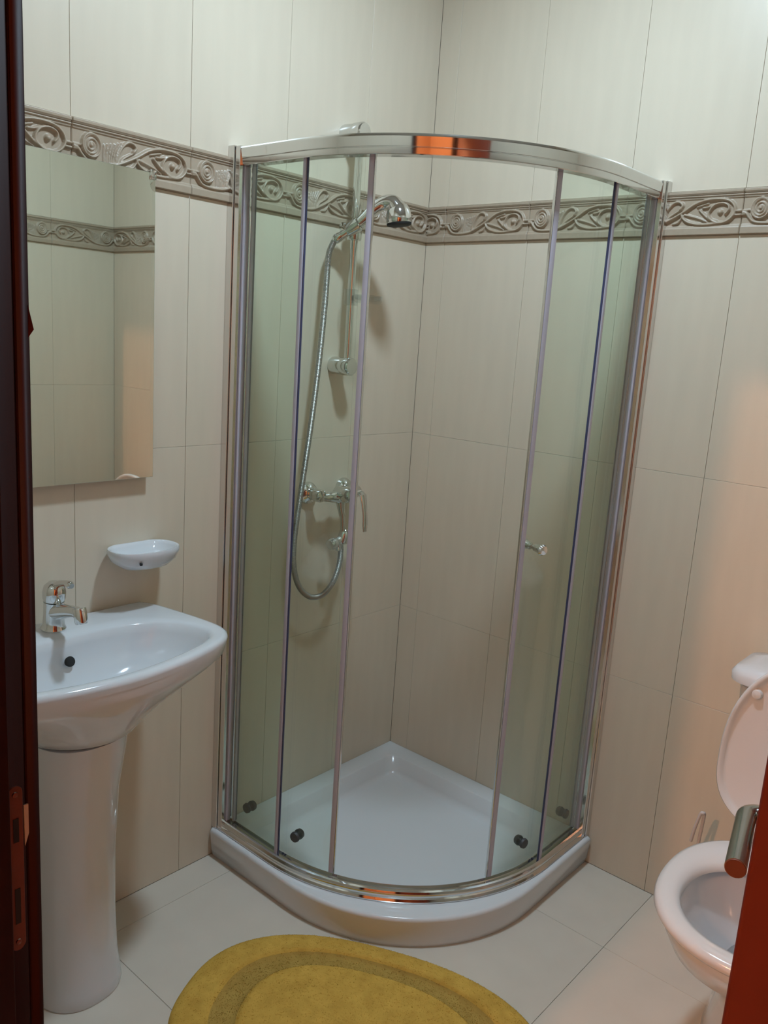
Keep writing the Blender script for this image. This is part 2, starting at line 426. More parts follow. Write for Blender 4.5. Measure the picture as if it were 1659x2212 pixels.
# small wedge catch on the edge of the jamb
mb = MB(); yy = YD+0.0145
mb.add([(DX0-0.004, yy-0.002, 1.508), (DX0+0.001, yy-0.002, 1.508), (DX0-0.004, yy+0.0028, 1.487), (DX0+0.0015, yy+0.0028, 1.487), (DX0-0.004, yy-0.002, 1.480), (DX0+0.001, yy-0.002, 1.480)],
       [(0,1,3,2), (2,3,5,4), (0,2,4), (1,5,3), (0,4,5,1)])
mb.build('catch_wedge', M['redwood'], tr, smooth=False)

# ---------------------------------------------------------------- open door leaf with handle
hinge = Vector((1.694, -1.782, 0)); ddir = Vector((-0.228, 0.974, 0)).normalized(); nrm = Vector((-0.974, -0.228, 0)).normalized()
ang = math.atan2(ddir.y, ddir.x)
door = empty('door_1', (hinge.x, hinge.y, 0), ang); struct(door)
# local: x along the leaf from the hinge, +y = left of direction = nrm side
def leaf_local():
    LW = 0.675
    mb = MB().box((0.0, -0.038, 0.008), (LW, 0.0, 2.015), 0.002)
    lf = mb.build('leaf', M['wood'], door)
    for z0, z1 in ((0.15, 0.88), (1.12, 1.88)):
        MB().box((0.11, -0.001, z0), (LW-0.11, 0.004, z1), 0.003).build('raised_panel', M['wood'], lf)
        MB().box((0.11, -0.042, z0), (LW-0.11, -0.037, z1), 0.003).build('raised_panel', M['wood'], lf)
    for side in (1, -1):
        y0 = 0.0 if side == 1 else -0.038
        P = Vector((0.600, y0, 1.0))
        hd = MB().lathe([(0.0001, 0.0095), (0.020, 0.0095), (0.0255, 0.007), (0.0255, 0)], P, (0, side, 0), 28)
        path = [P + Vector((0, side*0.008, 0)), P + Vector((0, side*0.030, 0))]
        for k in range(0, 9):
            a = PI/2*k/8; path.append(P + Vector((-0.016*(1-math.cos(a)), side*(0.031+0.016*math.sin(a)), 0)))
        path.append(P + Vector((-0.125, side*0.047, 0)))
        hd.tube(path, 0.0108, 22)
        o = hd.build('handle', M['steel'], door)
        o['label'] = 'round steel lever handle'
        MB().lathe([(0.0001, 0.0012), (0.0098, 0.0012), (0.0102, 0)], P + Vector((-0.125, side*0.047, 0)), (-1, 0, 0), 22).build('end_cap', M['brass'], o)
        MB().lathe([(0.0001, 0.006), (0.024, 0.006), (0.0255, 0)], (0.600, y0, 0.92), (0, side, 0), 24).build('key_rosette', M['steel'], door)
    for z in (0.25, 1.0, 1.75):
        MB().lathe([(0.006, 0), (0.006, 0.09)], (-0.002, 0.004, z), (0, 0, 1), 12).build('hinge', M['steel'], door)
leaf_local()

# ---------------------------------------------------------------- lamps
def lamp_fixture(name, loc, power, col, label, r=0.07, zc=ZC):
    t = empty(name, (loc[0], loc[1], zc)); tag(t, label, 'lamp')
    MB().lathe([(0.055, 0), (0.055, -0.014), (0.045, -0.022), (0.024, -0.024), (0.022, -0.060), (0.026, -0.068), (0.0001, -0.068)], (0,0,0), (0,0,1), 32).build('ceiling_rose', M['seatplastic'], t)
    zb = loc[2]-zc
    prof = [(0.0001, -r)] + [(r*math.cos(a), r*math.sin(a)) for a in [(-85+i*10)*PI/180 for i in range(17)]] + [(0.014, r*1.0), (0.012, r*1.05)]
    area = 4*PI*r*r
    e = emis(name+'_glow', col, power/(PI*area))
    b = MB().lathe(prof, (0, 0, zb), (0,0,1), 28).build('light_bulb', e, t)
    return t
def flush_lamp(name, loc, power, col, label, r=0.085):
    t = empty(name, (loc[0], loc[1], ZC)); tag(t, label, 'lamp')
    zb = loc[2]-ZC
    MB().lathe([(r+0.030, 0), (r+0.030, zb+0.012), (r+0.022, zb+0.002), (r+0.001, zb), (r+0.001, zb+0.01), (0.0001, zb+0.01)], (0,0,0), (0,0,1), 48).build('lamp_housing', M['seatplastic'], t)
    e = emis(name+'_glow', col, power/(PI*PI*r*r))
    MB().lathe([(r-0.0005, zb+0.009), (r-0.0005, zb-0.001), (r*0.7, zb-0.003), (0.0001, zb-0.004)], (0,0,0), (0,0,1), 40).build('diffuser', e, t)
flush_lamp('ceiling_lamp', BATH_LAMP, BATH_POWER*0.09, BATH_COL, 'round flush lamp on the bathroom ceiling above the mat')
lamp_fixture('hall_lamp', HALL_LAMP, HALL_POWER*0.14, HALL_COL, 'warm bulb lamp on the hallway ceiling outside the door', 0.035, HZ)

# ---------------------------------------------------------------- shower tray
R0 = 0.80; HT = 0.0887
def quad_ring(off, z, r=0.463, n=28, back=None, cr=0.004):
    """quadrant outline inset by off (front) and back (walls) , corner at origin"""
    b = off if back is None else back
    g = R0 - off; rr = max(r - off, 0.05); c = g - rr if False else (R0 - r)
    pts = []
    # back corner rounding
    for k in range(9):
        a = PI - (PI/2)*k/8*1.0
        pts.append((b + cr + cr*math.cos(PI/2 + PI/2*k/8), -(b + cr) + cr*math.sin(PI/2 + PI/2*k/8), z))
    pts.append((b, -g + 0.012, z)); pts.append((b + 0.010, -g, z))
    for k in range(n+1):
        a = PI/2 - (PI/2)*k/n
        pts.append((c + rr*math.cos(a), -(c + rr*math.sin(a)), z))
    pts.append((g, -b - 0.010, z)); pts.append((g - 0.012, -b, z))
    return pts
rings = [quad_ring(0.012, 0.0, back=0.0), quad_ring(0.006, 0.02, back=0.0), quad_ring(0.0, 0.078, back=0.0), quad_ring(0.0, 0.083, back=0.0), quad_ring(0.004, HT-0.0008, back=0.001), quad_ring(0.010, HT, back=0.003),
         quad_ring(0.075, HT, back=0.062, cr=0.03), quad_ring(0.080, HT-0.003, back=0.067, cr=0.035), quad_ring(0.090, 0.045, back=0.079, cr=0.045), quad_ring(0.098, 0.034, back=0.088, cr=0.05), quad_ring(0.112, 0.030, back=0.102, cr=0.055), quad_ring(0.20, 0.028, back=0.19, cr=0.05), quad_ring(0.32, 0.026, back=0.30, cr=0.03)]
tray = empty('shower_tray', (0.4, -0.4, 0))
def child_at(root, o):
    o.parent = root; o.matrix_parent_inverse = Matrix.Identity(4)
    o.data.transform(Matrix.Translation(-root.location)); return o
tag(tray, 'white quadrant shower tray with curved front in the corner', 'shower tray')
child_at(tray, MB().loft(rings, True, True).build('tray_body', M['acrylic'], None, angle=50))

# ---------------------------------------------------------------- shower enclosure
G, GR = 0.765, 0.53
GC = G - GR; GL = PI/2*GR; TOT = 2*GC + GL
def cur(s, off=0.0):
    r = GR - off
    if s < GC: return Vector((s, -(G-off), 0)), Vector((0, -1, 0))
    if s < GC + GL:
        a = PI/2 - (s-GC)/GR
        return Vector((GC + r*math.cos(a), -(GC + r*math.sin(a)), 0)), Vector((math.cos(a), -math.sin(a), 0))
    return Vector((G-off, -(GC-(s-GC-GL)), 0)), Vector((1, 0, 0))
def svals(s0, s1, n=None):
    n = n or max(2, int((s1-s0)/0.018))
    v = [s0 + (s1-s0)*k/n for k in range(n+1)]
    for q in (GC, GC+GL):
        if s0 < q < s1: v.append(q)
    return sorted(v)
def sweep(mb, s0, s1, prof):
    """prof: (offset outward, z) closed polygon"""
    rings = []
    for s in svals(s0, s1):
        p, nn = cur(s)
        rings.append([(p.x + nn.x*o, p.y + nn.y*o, z) for o, z in prof])
    return mb.loft(rings, True, True)
enc = empty('shower_enclosure', (0.4, -0.4, HT))
tag(enc, 'curved glass corner shower enclosure with sliding doors and chrome rails', 'shower enclosure')
ZT = 1.93; ZB = 1.886
def E_(mb, name, m, parent=None, **k):
    o = mb.build(name, m, None, **k)
    o.data.transform(Matrix.Translation(-enc.location)); o.parent = parent or enc
    return o
# top rail
top_prof = [(-0.018, ZB+0.004), (-0.014, ZB), (0.0135, ZB), (0.0145, ZB+0.0015), (0.0157, ZB+0.0135), (0.0148, ZB+0.0145), (0.0150, ZB+0.0155), (0.0162, ZB+0.0165), (0.0182, ZT-0.0075), (0.0174, ZT-0.0045), (0.0150, ZT-0.0012), (0.011, ZT), (-0.014, ZT), (-0.018, ZT-0.004)]
E_(sweep(MB(), 0.004, TOT-0.004, top_prof), 'top_rail', M['chrome'], angle=12)
zb0 = HT + 0.0005
bot_prof = [(-0.018, zb0), (0.020, zb0), (0.021, zb0+0.004), (0.018, zb0+0.010), (0.014, zb0+0.012), (0.014, zb0+0.020), (0.011, zb0+0.026), (0.006, zb0+0.028), (0.004, zb0+0.022), (-0.012, zb0+0.022), (-0.014, zb0+0.028), (-0.018, zb0+0.026)]
E_(sweep(MB(), 0.004, TOT-0.004, bot_prof), 'bottom_rail', M['chrome'])
# wall profiles
for side in (0, 1):
    def P(a, b): return (a, -b) if side == 0 else (b, -a)
    mb = MB()
    def pb(a0, a1, b0, b1, z0, z1, bev=0.0012):
        x0, y0 = P(a0, b0); x1, y1 = P(a1, b1)
        mb.box((min(x0, x1), min(y0, y1), z0), (max(x0, x1), max(y0, y1), z1), bev)
    pb(0.0, 0.021, G-0.020, G+0.024, zb0, ZT+0.003)
    E_(mb, 'wall_profile', M['alu'], smooth=False); mb = MB()
    pb(0.0225, 0.040, G-0.018, G+0.020, zb0, ZT+0.001)
    pb(0.0205, 0.023, G-0.016, G+0.016, zb0, ZT-0.001)
    E_(mb, 'adjusting_profile', M['alu'], smooth=False); mb = MB()
    pb(0.0402, 0.046, G-0.007, G+0.007, zb0+0.03, ZB)
    E_(mb, 'glazing_gasket', M['seal'])
# glass panels
def glass_panel(s0, s1, off, z0, z1, th=0.005):
    mb = MB(); rings = []
    for s in svals(s0, s1):
        p, nn = cur(s, off)
        rings.append([(p.x + nn.x*o, p.y + nn.y*o, z) for o, z in ((-th/2, z0), (th/2, z0), (th/2, z1), (-th/2, z1))])
    return mb.loft(rings, True, True)
def strip(s0, s1, off, z0, z1, o0, o1):
    mb = MB(); rings = []
    for s in (s0, s0+(s1-s0)*.25, s0+(s1-s0)*.75, s1):
        p, nn = cur(s, off); e = 0.001 if s in (s0, s1) else 0
        rings.append([(p.x + nn.x*o, p.y + nn.y*o, z) for o, z in ((o0+e, z0), (o1-e, z0), (o1-e, z1), (o0+e, z1))])
    return mb.loft(rings, True, True)
GZ0, GZ1 = zb0+0.0225, ZB+0.004
for k in (0, 1):
    mir = (lambda a, b: (a, b)) if k == 0 else (lambda a, b: (TOT-b, TOT-a))
    s0, s1 = mir(0.044, 0.246)
    if k == 1: s0, s1 = mir(0.044, 0.243)
    fp = E_(glass_panel(s0, s1, 0.0, GZ0, GZ1), 'fixed_pane', M['glass'])
    fp['label'] = 'fixed curved glass pane'
    a, b = mir(0.2465, 0.256) if k == 0 else mir(0.2435, 0.253)
    E_(strip(a, b, 0.0, GZ0, GZ1, -0.004, 0.004), 'edge_seal', M['seal'], fp)
    a, b = mir(0.2565, 0.2595) if k == 0 else mir(0.2535, 0.2565)
    E_(strip(a, b, 0.0, GZ0, GZ1, -0.0045, 0.0005), 'seal_lip', M['sealdark'], fp)
    # sliding doors (slid open, overlapping the fixed panes)
    d0, d1 = (0.056, 0.416) if k == 0 else (TOT-1.262, TOT-0.877)
    s0, s1 = mir(d0, d1)
    dz0, dz1 = GZ0+0.004, ZB+0.003
    sd = E_(glass_panel(s0, s1, 0.020, dz0, dz1), 'sliding_door', M['glass'])
    sd['label'] = 'sliding curved glass door, pushed to the ' + ('left' if k == 0 else 'right')
    a, b = mir(d1, d1+0.013)
    E_(strip(a, b, 0.020, dz0, dz1, -0.006, 0.006), 'magnetic_seal', M['seal'], sd)
    a, b = mir(d1+0.0132, d1+0.0162)
    E_(strip(a, b, 0.020, dz0, dz1, -0.004, 0.004), 'seal_lip', M['alu'], sd)
    a, b = mir(d0-0.006, d0)
    E_(strip(a, b, 0.020, dz0, dz1, -0.004, 0.010), 'rear_seal', M['seal'], sd)
    for sr in ((d0+0.055, d1-0.11)):
        s_, _ = mir(sr, sr); p, nn = cur(s_, 0.020)
        for z, nm in ((dz0+0.066, 'bottom_roller'), (dz1-0.030, 'top_roller')):
            if nm == 'top_roller': continue
            MBr = MB().lathe([(0.0001, -0.022), (0.009, -0.021), (0.013, -0.017), (0.0145, -0.008), (0.012, -0.003), (0.012, 0.003), (0.0145, 0.006), (0.013, 0.012), (0.0001, 0.013)], (p.x, p.y, z), (nn.x, nn.y, 0), 24)
            E_(MBr, nm, M['rubber'], sd)
    # knob, on both sides of the glass
    if k == 1:
        s_, _ = mir(d1-0.030, d1-0.030); p, nn = cur(s_, 0.020)
        kb = MB().lathe([(0.006, 0.002), (0.006, 0.008), (0.0095, 0.010), (0.0105, 0.024), (0.013, 0.030), (0.014, 0.036), (0.011, 0.041), (0.0001, 0.042)], (p.x, p.y, 1.020), (nn.x, nn.y, 0), 24)
        kb.lathe([(0.006, -0.002), (0.006, -0.008), (0.0095, -0.010), (0.0105, -0.024), (0.013, -0.030), (0.014, -0.036), (0.011, -0.041), (0.0001, -0.042)], (p.x, p.y, 1.020), (nn.x, nn.y, 0), 24)
        E_(kb, 'door_knob', M['chrome'], sd)

# ---------------------------------------------------------------- shower riser rail, slider, hand shower, hose
RX, RY = 0.056, -0.388
rail = empty('shower_rail', (0, RY, 1.41)); tag(rail, 'vertical chrome shower rail on the left wall inside the enclosure', 'shower rail')
def C(root, mb, name, m, parent=None, **k):
    o = mb.build(name, m, None, **k)
    o.data.transform(Matrix.Translation(-root.location)); o.parent = parent or root
    return o
ZR0, ZR1 = 1.395, 2.055
C(rail, MB().tube([(RX, RY, ZR0), (RX, RY, ZR1)], 0.0105, 24), 'riser_tube', M['chrome'])
for z in (1.412, 2.042):
    bk = C(rail, MB().lathe([(0.025, 0.0), (0.026, 0.004), (0.0245, 0.038), (0.0240, 0.040), (0.026, 0.043), (0.026, 0.070), (0.022, 0.076), (0.0001, 0.077)], (0, RY, z), (1, 0, 0), 32), 'wall_bracket', M['chrome'])
# slider
sl = C(rail, MB().lathe([(0.018, -0.026), (0.0205, -0.022), (0.0205, 0.022), (0.018, 0.026)], (RX, RY, 1.785), (0, 0, 1), 28), 'slider', M['chrome'])
C(rail, MB().lathe([(0.0001, 0.052), (0.012, 0.050), (0.0135, 0.028), (0.010, 0.018), (0.010, 0.0)], (RX, RY, 1.785), (0, -1, 0.1), 24), 'clamp_knob', M['chrome'], sl)
hdir = Vector((0.055, 0.030, 0.040)).normalized()
hx = Vector((RX+0.022, RY-0.030, 1.790))
C(rail, MB().lathe([(0.0165, -0.020), (0.0185, -0.012), (0.0195, 0.018), (0.0165, 0.021), (0.0135, 0.014), (0.0130, -0.020)], hx, hdir, 24, cap=False), 'handset_cradle', M['chrome'], sl)
# clear soap shelf on the rail
sd_ = C(rail, MB().lathe([(0.0125, -0.022), (0.020, -0.022), (0.020, 0.022), (0.0125, 0.022)], (RX, RY, 1.605), (0, 0, 1), 24), 'soap_shelf_clamp', M['clearplastic'])
rg = []
for (sc_, z) in ((0.80, 1.590), (0.97, 1.597), (1.0, 1.612), (0.95, 1.612), (0.90, 1.600), (0.5, 1.596)):
    rg.append([(RX + 0.055 + 0.034*sc_*math.cos(a), RY + 0.012 + 0.048*sc_*math.sin(a), z) for a in [2*PI*i/32 for i in range(32)]])
C(rail, MB().loft(rg, True, True), 'soap_shelf', M['clearplastic'])

# hand shower
hs = empty('hand_shower', tuple(hx)); tag(hs, 'chrome hand shower head held in the slider of the rail', 'shower head')
hp = [hx + Vector(d) for d in ((-0.030, -0.019, -0.026), (0, 0, 0), (0.026, 0.016, 0.024), (0.048, 0.032, 0.052), (0.068, 0.046, 0.067), (0.086, 0.058, 0.066), (0.098, 0.066, 0.050))]
path = catmull(hp, 7); n_ = len(path)
rad = [0.0110 + 0.008*min(1, i/(n_*0.6)) + 0.0115*max(0, (i-n_*0.60)/(n_*0.40))**1.3 for i in range(n_)]
C(hs, MB().tube(path, rad, 28), 'handle', M['chrome'])
hc = path[-1] + Vector((0.004, 0.003, -0.010)); axd = Vector((0.12, 0.06, -0.985))
C(hs, MB().lathe([(0.0001, -0.030), (0.016, -0.029), (0.026, -0.022), (0.0325, -0.008), (0.0355, 0.008), (0.036, 0.020), (0.034, 0.024)], hc, axd, 36), 'spray_head', M['chrome'])
C(hs, MB().lathe([(0.0345, 0.022), (0.033, 0.029), (0.029, 0.030), (0.0001, 0.030)], hc, axd, 36), 'spray_plate', M['black'])
C(hs, MB().lathe([(0.0095, 0.026), (0.0125, 0.014), (0.0130, 0.0), (0.0105, -0.006)], path[0] - hdir*0.014, hdir, 20), 'hose_nut', M['chrome'])

# mixer
mx = empty('shower_mixer', (0, -0.40, 1.045)); tag(mx, 'chrome wall-mounted lever shower mixer below the rail', 'mixer tap')
ZM = 1.040; XM = 0.062
for y in (-0.470, -0.320):
    C(mx, MB().lathe([(0.0335, 0), (0.0335, 0.004), (0.030, 0.012), (0.020, 0.018), (0.0175, 0.022)], (0, y, ZM), (1, 0, 0), 32), 'escutcheon', M['chrome'])
    C(mx, MB().lathe([(0.015, 0.018), (0.015, 0.034), (0.018, 0.036), (0.019, 0.040), (0.019, 0.060), (0.0165, 0.064), (0.0001, 0.068)], (0, y, ZM), (1, 0, 0), 28), 'union_nut', M['chrome'])
body = MB().tube([(XM-0.010, -0.475, ZM-0.004), (XM-0.008, -0.45, ZM-0.006), (XM-0.004, -0.42, ZM-0.008), (XM, -0.395, ZM-0.006), (XM-0.004, -0.37, ZM-0.008), (XM-0.008, -0.34, ZM-0.006), (XM-0.010, -0.315, ZM-0.004)], [0.013, 0.0135, 0.017, 0.024, 0.017, 0.0135, 0.013], 24)
body.lathe([(0.022, 0.0), (0.0225, 0.030), (0.0245, 0.036), (0.0245, 0.052), (0.020, 0.062), (0.0001, 0.066)], (XM-0.01, -0.395, ZM), (1, 0, 0.06), 30)
body.tube([(XM+0.0, -0.395, ZM-0.010), (XM+0.004, -0.392, ZM-0.04), (XM+0.008, -0.388, ZM-0.065)], [0.017, 0.012, 0.0095], 20)
bd = C(mx, body, 'mixer_body', M['chrome'])
lv = MB(); rgs = []
lp = [(0.112, ZM+0.012), (0.124, ZM+0.004), (0.131, ZM-0.020), (0.136, ZM-0.050), (0.139, ZM-0.080), (0.141, ZM-0.104)]
for i, (x, z) in enumerate(lp):
    wv = [0.012, 0.014, 0.012, 0.010, 0.011, 0.008][i]; tv = [0.006, 0.006, 0.005, 0.0045, 0.0045, 0.003][i]
    rgs.append([(x + tv*math.cos(a), -0.362 + wv*math.sin(a)*1.0, z + 0.002*math.cos(a)) for a in [2*PI*k/20 for k in range(20)]])
lv.loft(rgs)
lv.tube([(0.105, -0.388, ZM+0.006), (0.113, -0.362, ZM+0.010)], 0.009, 16)
C(mx, lv, 'lever', M['chrome'])
# diverter / lower outlet
ZD = 0.912
dv = MB().tube([(XM+0.008, -0.388, ZM-0.062), (XM+0.010, -0.384, ZD+0.01)], 0.0078, 18)
dv.lathe([(0.011, -0.024), (0.0165, -0.020), (0.0185, -0.004), (0.0175, 0.012), (0.012, 0.020), (0.0001, 0.022)], (XM+0.010, -0.378, ZD), (0.1, 0.3, 1), 28)
dv.tube([(XM+0.008, -0.384, ZD-0.006), (XM+0.010, -0.41, ZD-0.014)], 0.011, 20)
dv.lathe([(0.011, 0.0), (0.013, 0.003), (0.0165, 0.010), (0.0175, 0.024), (0.015, 0.032), (0.0001, 0.033)], (XM+0.010, -0.408, ZD-0.013), (0.05, -1, -0.22), 26)
C(mx, dv, 'diverter', M['chrome'])

# hose
hose = empty('shower_hose', (0.06, -0.45, 0.735)); tag(hose, 'flexible ribbed steel shower hose hanging in a long loop', 'hose')
hpts = [(RX+0.010, -0.394, ZD-0.020), (0.068, -0.384, 0.870), (0.068, -0.390, 0.815), (0.066, -0.414, 0.765), (0.064, -0.455, 0.737), (0.062, -0.505, 0.745), (0.060, -0.548, 0.790), (0.058, -0.567, 0.86), (0.056, -0.563, 0.95), (0.055, -0.541, 1.10), (0.054, -0.519, 1.25), (0.053, -0.499, 1.42), (0.050, -0.484, 1.58), (0.046, -0.477, 1.67), (0.040, -0.468, 1.715), (0.036, -0.452, 1.742), tuple(path[0] - hdir*0.016)]
hcv = catmull(hpts, 36)
# resample evenly and modulate the radius for ribs
L = [0.0]
for a, b in zip(hcv[:-1], hcv[1:]): L.append(L[-1] + (b-a).length)
N = 760; pp = []; j = 0
for i in range(N):
    d = L[-1]*i/(N-1)
    while j < len(L)-2 and L[j+1] < d: j += 1
    t = (d-L[j]) / max(L[j+1]-L[j], 1e-9); pp.append(hcv[j].lerp(hcv[j+1], min(t, 1)))
C(hose, MB().tube(pp, [0.0086 if i % 2 else 0.0077 for i in range(N)], 12), 'hose_tube', M['hose'])
C(hose, MB().lathe([(0.0095, 0), (0.0105, 0.004), (0.0095, 0.024), (0.0078, 0.028)], pp[0] + Vector((0, 0, 0.004)), (0, 0.0, -1), 18), 'end_ferrule', M['chrome'])

# ---------------------------------------------------------------- mirror
mir_ = empty('mirror', (0, -1.33, 1.135)); tag(mir_, 'rectangular frameless mirror on the left wall above the washbasin', 'mirror')
MX = 0.024
C(mir_, MB().box((MX-0.005, -1.655, 1.135), (MX, -1.010, 1.828), 0.0010), 'glass', M['mirror'], smooth=False)
C(mir_, MB().box((0.0125, -1.62, 1.15), (MX-0.0055, -1.03, 1.795), 0.002), 'backing', M['darkwood'])
for y, z in ((-1.022, 1.822), (-1.60, 1.822)):
    C(mir_, MB().box((0.011, y-0.003, z-0.010), (MX+0.004, y+0.013, z+0.012), 0.0022), 'clip', M['chrome'])

# ---------------------------------------------------------------- soap dish on the wall
sdh = empty('soap_dish', (0, -1.05, 0.95)); tag(sdh, 'small white ceramic soap dish fixed to the wall above the washbasin', 'soap dish')
def dish_ring(sx, sy, z, x0=0.0, cy=-1.052, n=48):
    out = []
    for k in range(n):
        a = 2*PI*k/n; c, s = math.cos(a), math.sin(a)
        X = 0.052 + 0.060*sx*(abs(c)**(2/2.5))*(1 if c > 0 else -1)
        Y = cy + 0.088*sy*(abs(s)**(2/2.3))*(1 if s > 0 else -1)
        out.append((max(X, x0), Y, z))
    return out
rg = [dish_ring(0.45, 0.40, 0.925), dish_ring(0.72, 0.68, 0.929), dish_ring(0.90, 0.90, 0.944), dish_ring(0.985, 0.985, 0.960), dish_ring(1.0, 1.0, 0.968), dish_ring(0.975, 0.98, 0.9725), dish_ring(0.90, 0.92, 0.972, 0.008), dish_ring(0.84, 0.87, 0.966, 0.012), dish_ring(0.70, 0.74, 0.951, 0.02), dish_ring(0.45, 0.5, 0.946, 0.03)]
C(sdh, MB().loft(rg), 'dish', M['ceramic'], angle=60)
C(sdh, MB().lathe([(0.0036, -0.002), (0.0036, 0.0016), (0.0001, 0.0016)], (0.106, -1.094, 0.9475), (1, -0.5, -0.6), 14), 'drain_hole', M['black'])

# ---------------------------------------------------------------- washbasin and pedestal
BY = -1.293
basin = empty('washbasin', (0, BY, 0.0)); tag(basin, 'white ceramic washbasin standing on its pedestal below the mirror', 'washbasin')
def half_to_full(h):   # h: (x, |dy|) from back centre to front centre
    right = [(x, dy) for x, dy in h]; left = [(x, -dy) for x, dy in h[::-1] if dy > 1e-6]
    return right + left
outer_h = [(0.002, 0.0), (0.002, 0.12), (0.002, 0.215), (0.004, 0.262), (0.030, 0.279), (0.11, 0.296), (0.20, 0.309), (0.27, 0.312), (0.315, 0.292), (0.348, 0.245), (0.375, 0.17), (0.392, 0.09), (0.400, 0.0)]
bowl_h = [(0.118, 0.0), (0.118, 0.06), (0.121, 0.12), (0.134, 0.18), (0.165, 0.228), (0.215, 0.262), (0.265, 0.270), (0.303, 0.250), (0.330, 0.20), (0.352, 0.12), (0.363, 0.05), (0.366, 0.0)]
NT = 96; BC = (0.235, 0.0)
def polar(h, sub=10):
    full = half_to_full(h); P = catmull([(x, y, 0) for x, y in full], sub, True)
    P = [(p.x-BC[0], p.y-BC[1]) for p in P]; out = []
    for k in range(NT):
        th = 2*PI*k/NT; d = (math.cos(th), math.sin(th)); best = 0
        for i in range(len(P)):
            x0, y0 = P[i]; x1, y1 = P[(i+1) % len(P)]
            den = d[0]*(y1-y0) - d[1]*(x1-x0)
            if abs(den) < 1e-12: continue
            t = (x0*(y1-y0) - y0*(x1-x0)) / den; u = (x0*d[1] - y0*d[0]) / den
            if t > 0 and -1e-6 <= u <= 1+1e-6: best = max(best, t)
        out.append(best)
    return out
RO = polar(outer_h); RB = polar(bowl_h)
def ring_(rad, z, cx=BC[0], cy=0.0, sx=1.0, sy=1.0):
    zf = z if callable(z) else (lambda x, y: z)
    out = []
    for k in range(NT):
        th = 2*PI*k/NT; r = rad[k] if isinstance(rad, list) else rad
        x = cx + r*math.cos(th)*sx; y = cy + r*math.sin(th)*sy
        out.append((max(x, 0.001), BY + y, zf(x, y)))
    return out
def lerp(a, b, t): return [p + (q-p)*t for p, q in zip(a, b)]
PED = [0.098 if math.cos(2*PI*k/NT) > 0 else 0.098 for k in range(NT)]
sm = lerp([0.13]*NT, RO, 0.0)
rings = [ring_(lerp([0.105]*NT, RO, 0.02), 0.636, 0.185), ring_(lerp([0.115]*NT, RO, 0.04), 0.642, 0.187), ring_(lerp([0.12]*NT, RO, 0.18), 0.670, 0.195), ring_(lerp([0.13]*NT, RO, 0.38), 0.702, 0.205), ring_(lerp([0.14]*NT, RO, 0.62), 0.732, 0.218), ring_(lerp([0.14]*NT, RO, 0.83), 0.758, 0.228),
         ring_(lerp([0.14]*NT, RO, 0.945), 0.778), ring_([r-0.004 for r in RO], 0.796), ring_(RO, 0.808), ring_([r-0.0015 for r in RO], 0.8145), ring_([r-0.008 for r in RO], 0.8195),
         ring_([r-0.014 for r in RO], 0.8205), ring_(lerp(RB, RO, 0.30), 0.8195), ring_([r+0.004 for r in RB], 0.8175), ring_([r-0.003 for r in RB], 0.812), ring_([r*0.955 for r in RB], 0.795), ring_([r*0.90 for r in RB], 0.765), ring_([r*0.80 for r in RB], 0.735, 0.238), ring_([r*0.62 for r in RB], 0.712, 0.238), ring_([r*0.35 for r in RB], 0.700, 0.236), ring_([0.024]*NT, 0.697, 0.235)]
C(basin, MB().loft(rings), 'basin', M['ceramic'], angle=70)
C(basin, MB().lathe([(0.022, 0.0), (0.024, 0.003), (0.017, 0.004), (0.0001, 0.002)], (0.235, BY, 0.697), (0, 0, 1), 28), 'drain', M['chrome'])
C(basin, MB().lathe([(0.0105, -0.004), (0.0115, 0.0015), (0.008, 0.0025), (0.0001, 0.0018)], (0.1395, BY+0.002, 0.769), (1, 0, 0.42), 22), 'overflow_hole', M['black'])
# pedestal (stands alone on the floor)
ped = empty('basin_pedestal', (0.16, BY, 0)); tag(ped, 'white ceramic pedestal column under the washbasin', 'pedestal')
def ped_ring(hx, hy, z, x0, n=48):
    out = []
    for k in range(n):
        a = 2*PI*k/n; c, s = math.cos(a), math.sin(a)
        out.append((x0 + hx*(abs(c)**0.85)*(1 if c > 0 else -1), BY - 0.012 + hy*(abs(s)**0.85)*(1 if s > 0 else -1), z))
    return out
rg = [ped_ring(0.113, 0.097, 0.0, 0.160), ped_ring(0.115, 0.099, 0.006, 0.160), ped_ring(0.112, 0.096, 0.03, 0.160), ped_ring(0.107, 0.090, 0.09, 0.160), ped_ring(0.103, 0.086, 0.20, 0.160), ped_ring(0.102, 0.086, 0.35, 0.162), ped_ring(0.108, 0.092, 0.50, 0.166), ped_ring(0.117, 0.103, 0.61, 0.176), ped_ring(0.116, 0.102, 0.6352, 0.18)]
C(ped, MB().loft(rg), 'column', M['ceramic'], angle=60)

# faucet
FX, FY = 0.062, BY+0.006
fc = empty('basin_faucet', (FX, FY, 0.82)); tag(fc, 'chrome single-lever faucet on the back of the washbasin', 'faucet')
fb = MB().lathe([(0.026, 0.0), (0.027, 0.004), (0.0235, 0.012), (0.022, 0.035), (0.0215, 0.062), (0.0225, 0.066)], (FX, FY, 0.8205), (0.06, 0, 1), 32)
fb.tube([(FX+0.005, FY, 0.862), (FX+0.035, FY, 0.872), (FX+0.070, FY, 0.881), (FX+0.100, FY, 0.887), (FX+0.118, FY, 0.886)], [0.019, 0.0165, 0.0135, 0.0125, 0.0125], 24)
C(fc, fb, 'faucet_body', M['chrome'])
C(fc, MB().lathe([(0.0128, -0.016), (0.0138, -0.014), (0.0138, 0.012), (0.012, 0.018), (0.0001, 0.019)], (FX+0.117, FY, 0.884), (0.3, 0, -1), 24), 'aerator', M['chrome'])
